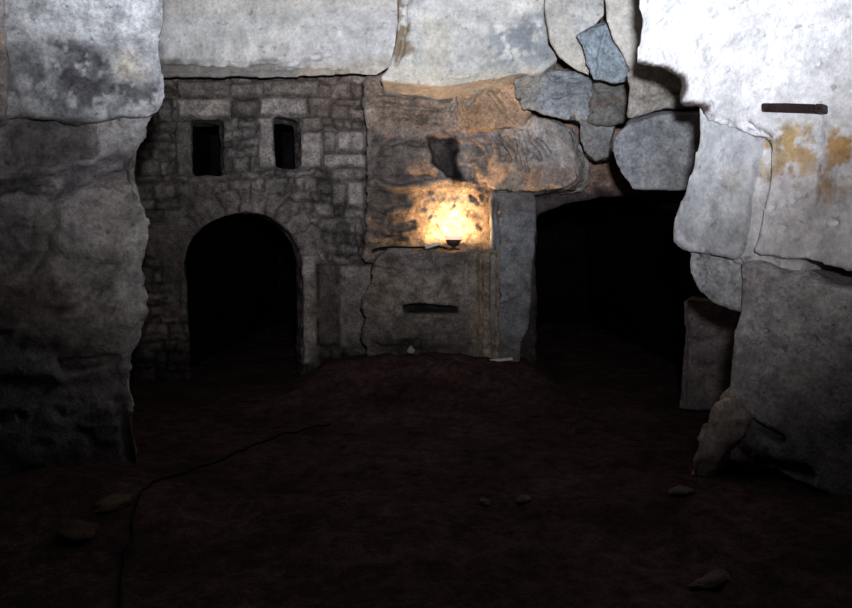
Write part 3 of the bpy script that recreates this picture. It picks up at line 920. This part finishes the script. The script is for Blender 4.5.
# ================================================================== RUSTY BAR
def slab_on(face_a, face_b, quad, th, name, mat, parent, off=0.0):
    bm = bmesh.new()
    n = Vector((face_b, -1, 0)).normalized()
    f_ = [Vector(pt(x, y, face_a, face_b)) + n * off for x, y in quad]
    vf = [bm.verts.new(p + n * th) for p in f_]; vb = [bm.verts.new(p) for p in f_]
    bm.faces.new(vf); bm.faces.new(vb[::-1])
    for i in range(len(vf)):
        j = (i + 1) % len(vf)
        bm.faces.new((vf[j], vf[i], vb[i], vb[j]))
    bmesh.ops.bevel(bm, geom=bm.edges[:], offset=min(0.006, th * 0.3), segments=2, affect='EDGES')
    return from_bm(name, bm, mat, parent, loc=parent.location)
bar = empty('iron_bar', pt(796, 112, RA, RB))
tag(bar, 'short rusty flat iron bar fixed level on the pale right pillar', 'iron bar', kind='thing')
slab_on(RA, RB, [(765, 112), (764.5, 104), (790, 104), (818, 105), (818, 113.5), (795, 113)], 0.07, 'bar', M_IRON, bar, -0.02)
slab_on(RA, RB, [(818.6, 113.8), (818.6, 104.8), (827, 105), (827, 114)], 0.085, 'end_bracket', M_CLAY, bar, -0.02)
for q_ in ((771, 108), (823, 109)):
    bm = bmesh.new()
    bmesh.ops.create_cone(bm, cap_ends=True, segments=6, radius1=0.014, radius2=0.012, depth=0.03)
    o = from_bm('bolt', bm, M_IRON, bar)
    o.location = Vector(pt(q_[0], q_[1], RA, RB)) - bar.location + Vector((RB, -1, 0)).normalized() * (0.055 if q_[0] < 800 else 0.07)
    o.rotation_euler = Vector((RB, -1, 0)).to_track_quat('Z', 'Y').to_euler()

# ================================================================== THINGS ON THE FLOOR
def ground(px, py, lift=0.0):
    z = 0.0
    for _ in range(6):
        x, y, _z = on_floor(px, py, z)
        z = fz(x, y)
    return (x, y, z + lift)
fc = [ground(x, y, 0.012) for x, y in ((330, 425), (300, 432), (270, 441), (248, 449), (222, 461), (200, 468), (176, 476), (152, 484), (142, 492), (135, 506), (132, 524), (133, 542), (125, 560), (121, 578), (121, 596), (119, 625))]
# drape: refine along the ground
dr = []
for a_, b_ in zip(fc[:-1], fc[1:]):
    for k in range(5):
        t = k / 5
        x = a_[0] * (1 - t) + b_[0] * t; y = a_[1] * (1 - t) + b_[1] * t
        dr.append((x, y, fz(x, y) + 0.012))
tag(tube('floor_cable', dr, 0.008, M_CABLE, res=3), 'black cable snaking over the dark floor beside the left pillar', 'cable', kind='thing')

bm = bmesh.new()
p0, p1 = Vector(ground(489, 363)), Vector(ground(513, 360.5))
r = bmesh.ops.create_cube(bm, size=1)
for v in r['verts']:
    v.co = (v.co.x * 0.26, v.co.y * 0.05, v.co.z * 0.03)
bmesh.ops.bevel(bm, geom=bm.edges[:], offset=0.005, segments=1, affect='EDGES')
la = from_bm('wooden_lath', bm, M_WOOD, loc=(0, 0, 0))
lx, ly, _ = pt(501, 362, 8.3)
lx, ly, lz = ground(501, 362)
la.location = (lx, ly, lz + 0.02)
la.rotation_euler = (0, math.radians(-5), 0.05)
tag(la, 'short pale lath lying at the foot of the bluish stone pier', 'lath', kind='thing')

def stone(name, label, px, py, size, base, seed, at=None, group=None):
    bm = bmesh.new()
    bmesh.ops.create_icosphere(bm, subdivisions=3, radius=1)
    c = np.array([v.co[:] for v in bm.verts])
    k = 1 + 0.35 * fbm(c, 0.9, 3, off=seed) + 0.1 * fbm(c, 3.0, 2, off=seed + 4)
    c = c * k[:, None] * np.array(size)
    c[:, 2] = np.maximum(c[:, 2], -size[2] * 0.45)
    for v, p in zip(bm.verts, c):
        v.co = p
    m = stone_mat('loose_stone', 40, 0.35, 0.5, attr=False, base=base)
    o = from_bm(name, bm, m, smooth_shade=True)
    x, y, z = ground(px, py) if at is None else at
    o.location = (x, y, z + size[2] * 0.42)
    o.rotation_euler = (0, 0, seed)
    return tag(o, label, 'stone', group, kind='thing')
stone('loose_stone', 'light brown stone at the foot of the left pillar', 112, 507, (0.13, 0.07, 0.035), (0.12, 0.095, 0.065), 1.0)
stone('loose_stone', 'brown earthy stone below the left pillar, nearer than the light one', 78, 535, (0.11, 0.10, 0.05), (0.085, 0.06, 0.043), 2.2)
stone('loose_stone', 'pale stone at the foot of the right pillar', 682, 494, (0.09, 0.06, 0.035), (0.17, 0.14, 0.12), 3.1)
stone('loose_stone', 'flat brown stone lying on the floor in front of the right pillar', 712, 583, (0.14, 0.05, 0.03), (0.13, 0.10, 0.09), 0.6)
stone('loose_stone', 'right one of two pale pebbles on the dark middle floor', 523, 501, (0.05, 0.04, 0.025), (0.17, 0.13, 0.09), 4.0)
stone('loose_stone', 'left one of two pale pebbles on the dark middle floor', 485, 504, (0.045, 0.035, 0.022), (0.15, 0.10, 0.08), 5.0)
stone('loose_stone', 'small pale stone in the dark hollow below the slot', 411, 349, (0.045, 0.04, 0.06), (0.35, 0.34, 0.33), 6.0, at=pt(411, 353, 8.36))

# ================================================================== LIGHT
w = bpy.data.worlds.new('world')
scene.world = w
w.use_nodes = True
w.node_tree.nodes['Background'].inputs[0].default_value = (0.5, 0.6, 0.8, 1)
w.node_tree.nodes['Background'].inputs[1].default_value = 0.0

def spot(name, loc, target, energy, color, size, blend, radius):
    l = bpy.data.lights.new(name, 'SPOT')
    l.energy = energy; l.color = color; l.spot_size = math.radians(size); l.spot_blend = blend; l.shadow_soft_size = radius
    o = bpy.data.objects.new(name, l)
    o.location = loc
    o.rotation_euler = (Vector(target) - Vector(loc)).to_track_quat('-Z', 'Y').to_euler()
    COL.objects.link(o)
    return o
LP = (0.2, -0.3, 2.2)
spot('flash_lamp', LP, (0.35, 6.0, LP[2] + 6.3 * math.tan(math.radians(29.5))), 3300, (0.86, 0.92, 1.0), 80, 1.0, 0.15)
spot('flash_lamp', LP, (0.35, 6.0, LP[2] + 6.3 * math.tan(math.radians(18.5))), 1250, (0.97, 0.94, 0.96), 88, 1.0, 0.15)

l = bpy.data.lights.new('lamp_bulb_light', 'POINT')
l.energy = 50; l.color = (1.0, 0.58, 0.25); l.shadow_soft_size = 0.03
o = bpy.data.objects.new('lamp_bulb_light', l)
o.location = (LX, LY, LZ + 0.20)
COL.objects.link(o)

vs = scene.view_settings
vs.view_transform = 'Standard'
vs.look = 'None'
vs.exposure = 0.0
vs.gamma = 1.0
vs.use_curve_mapping = False
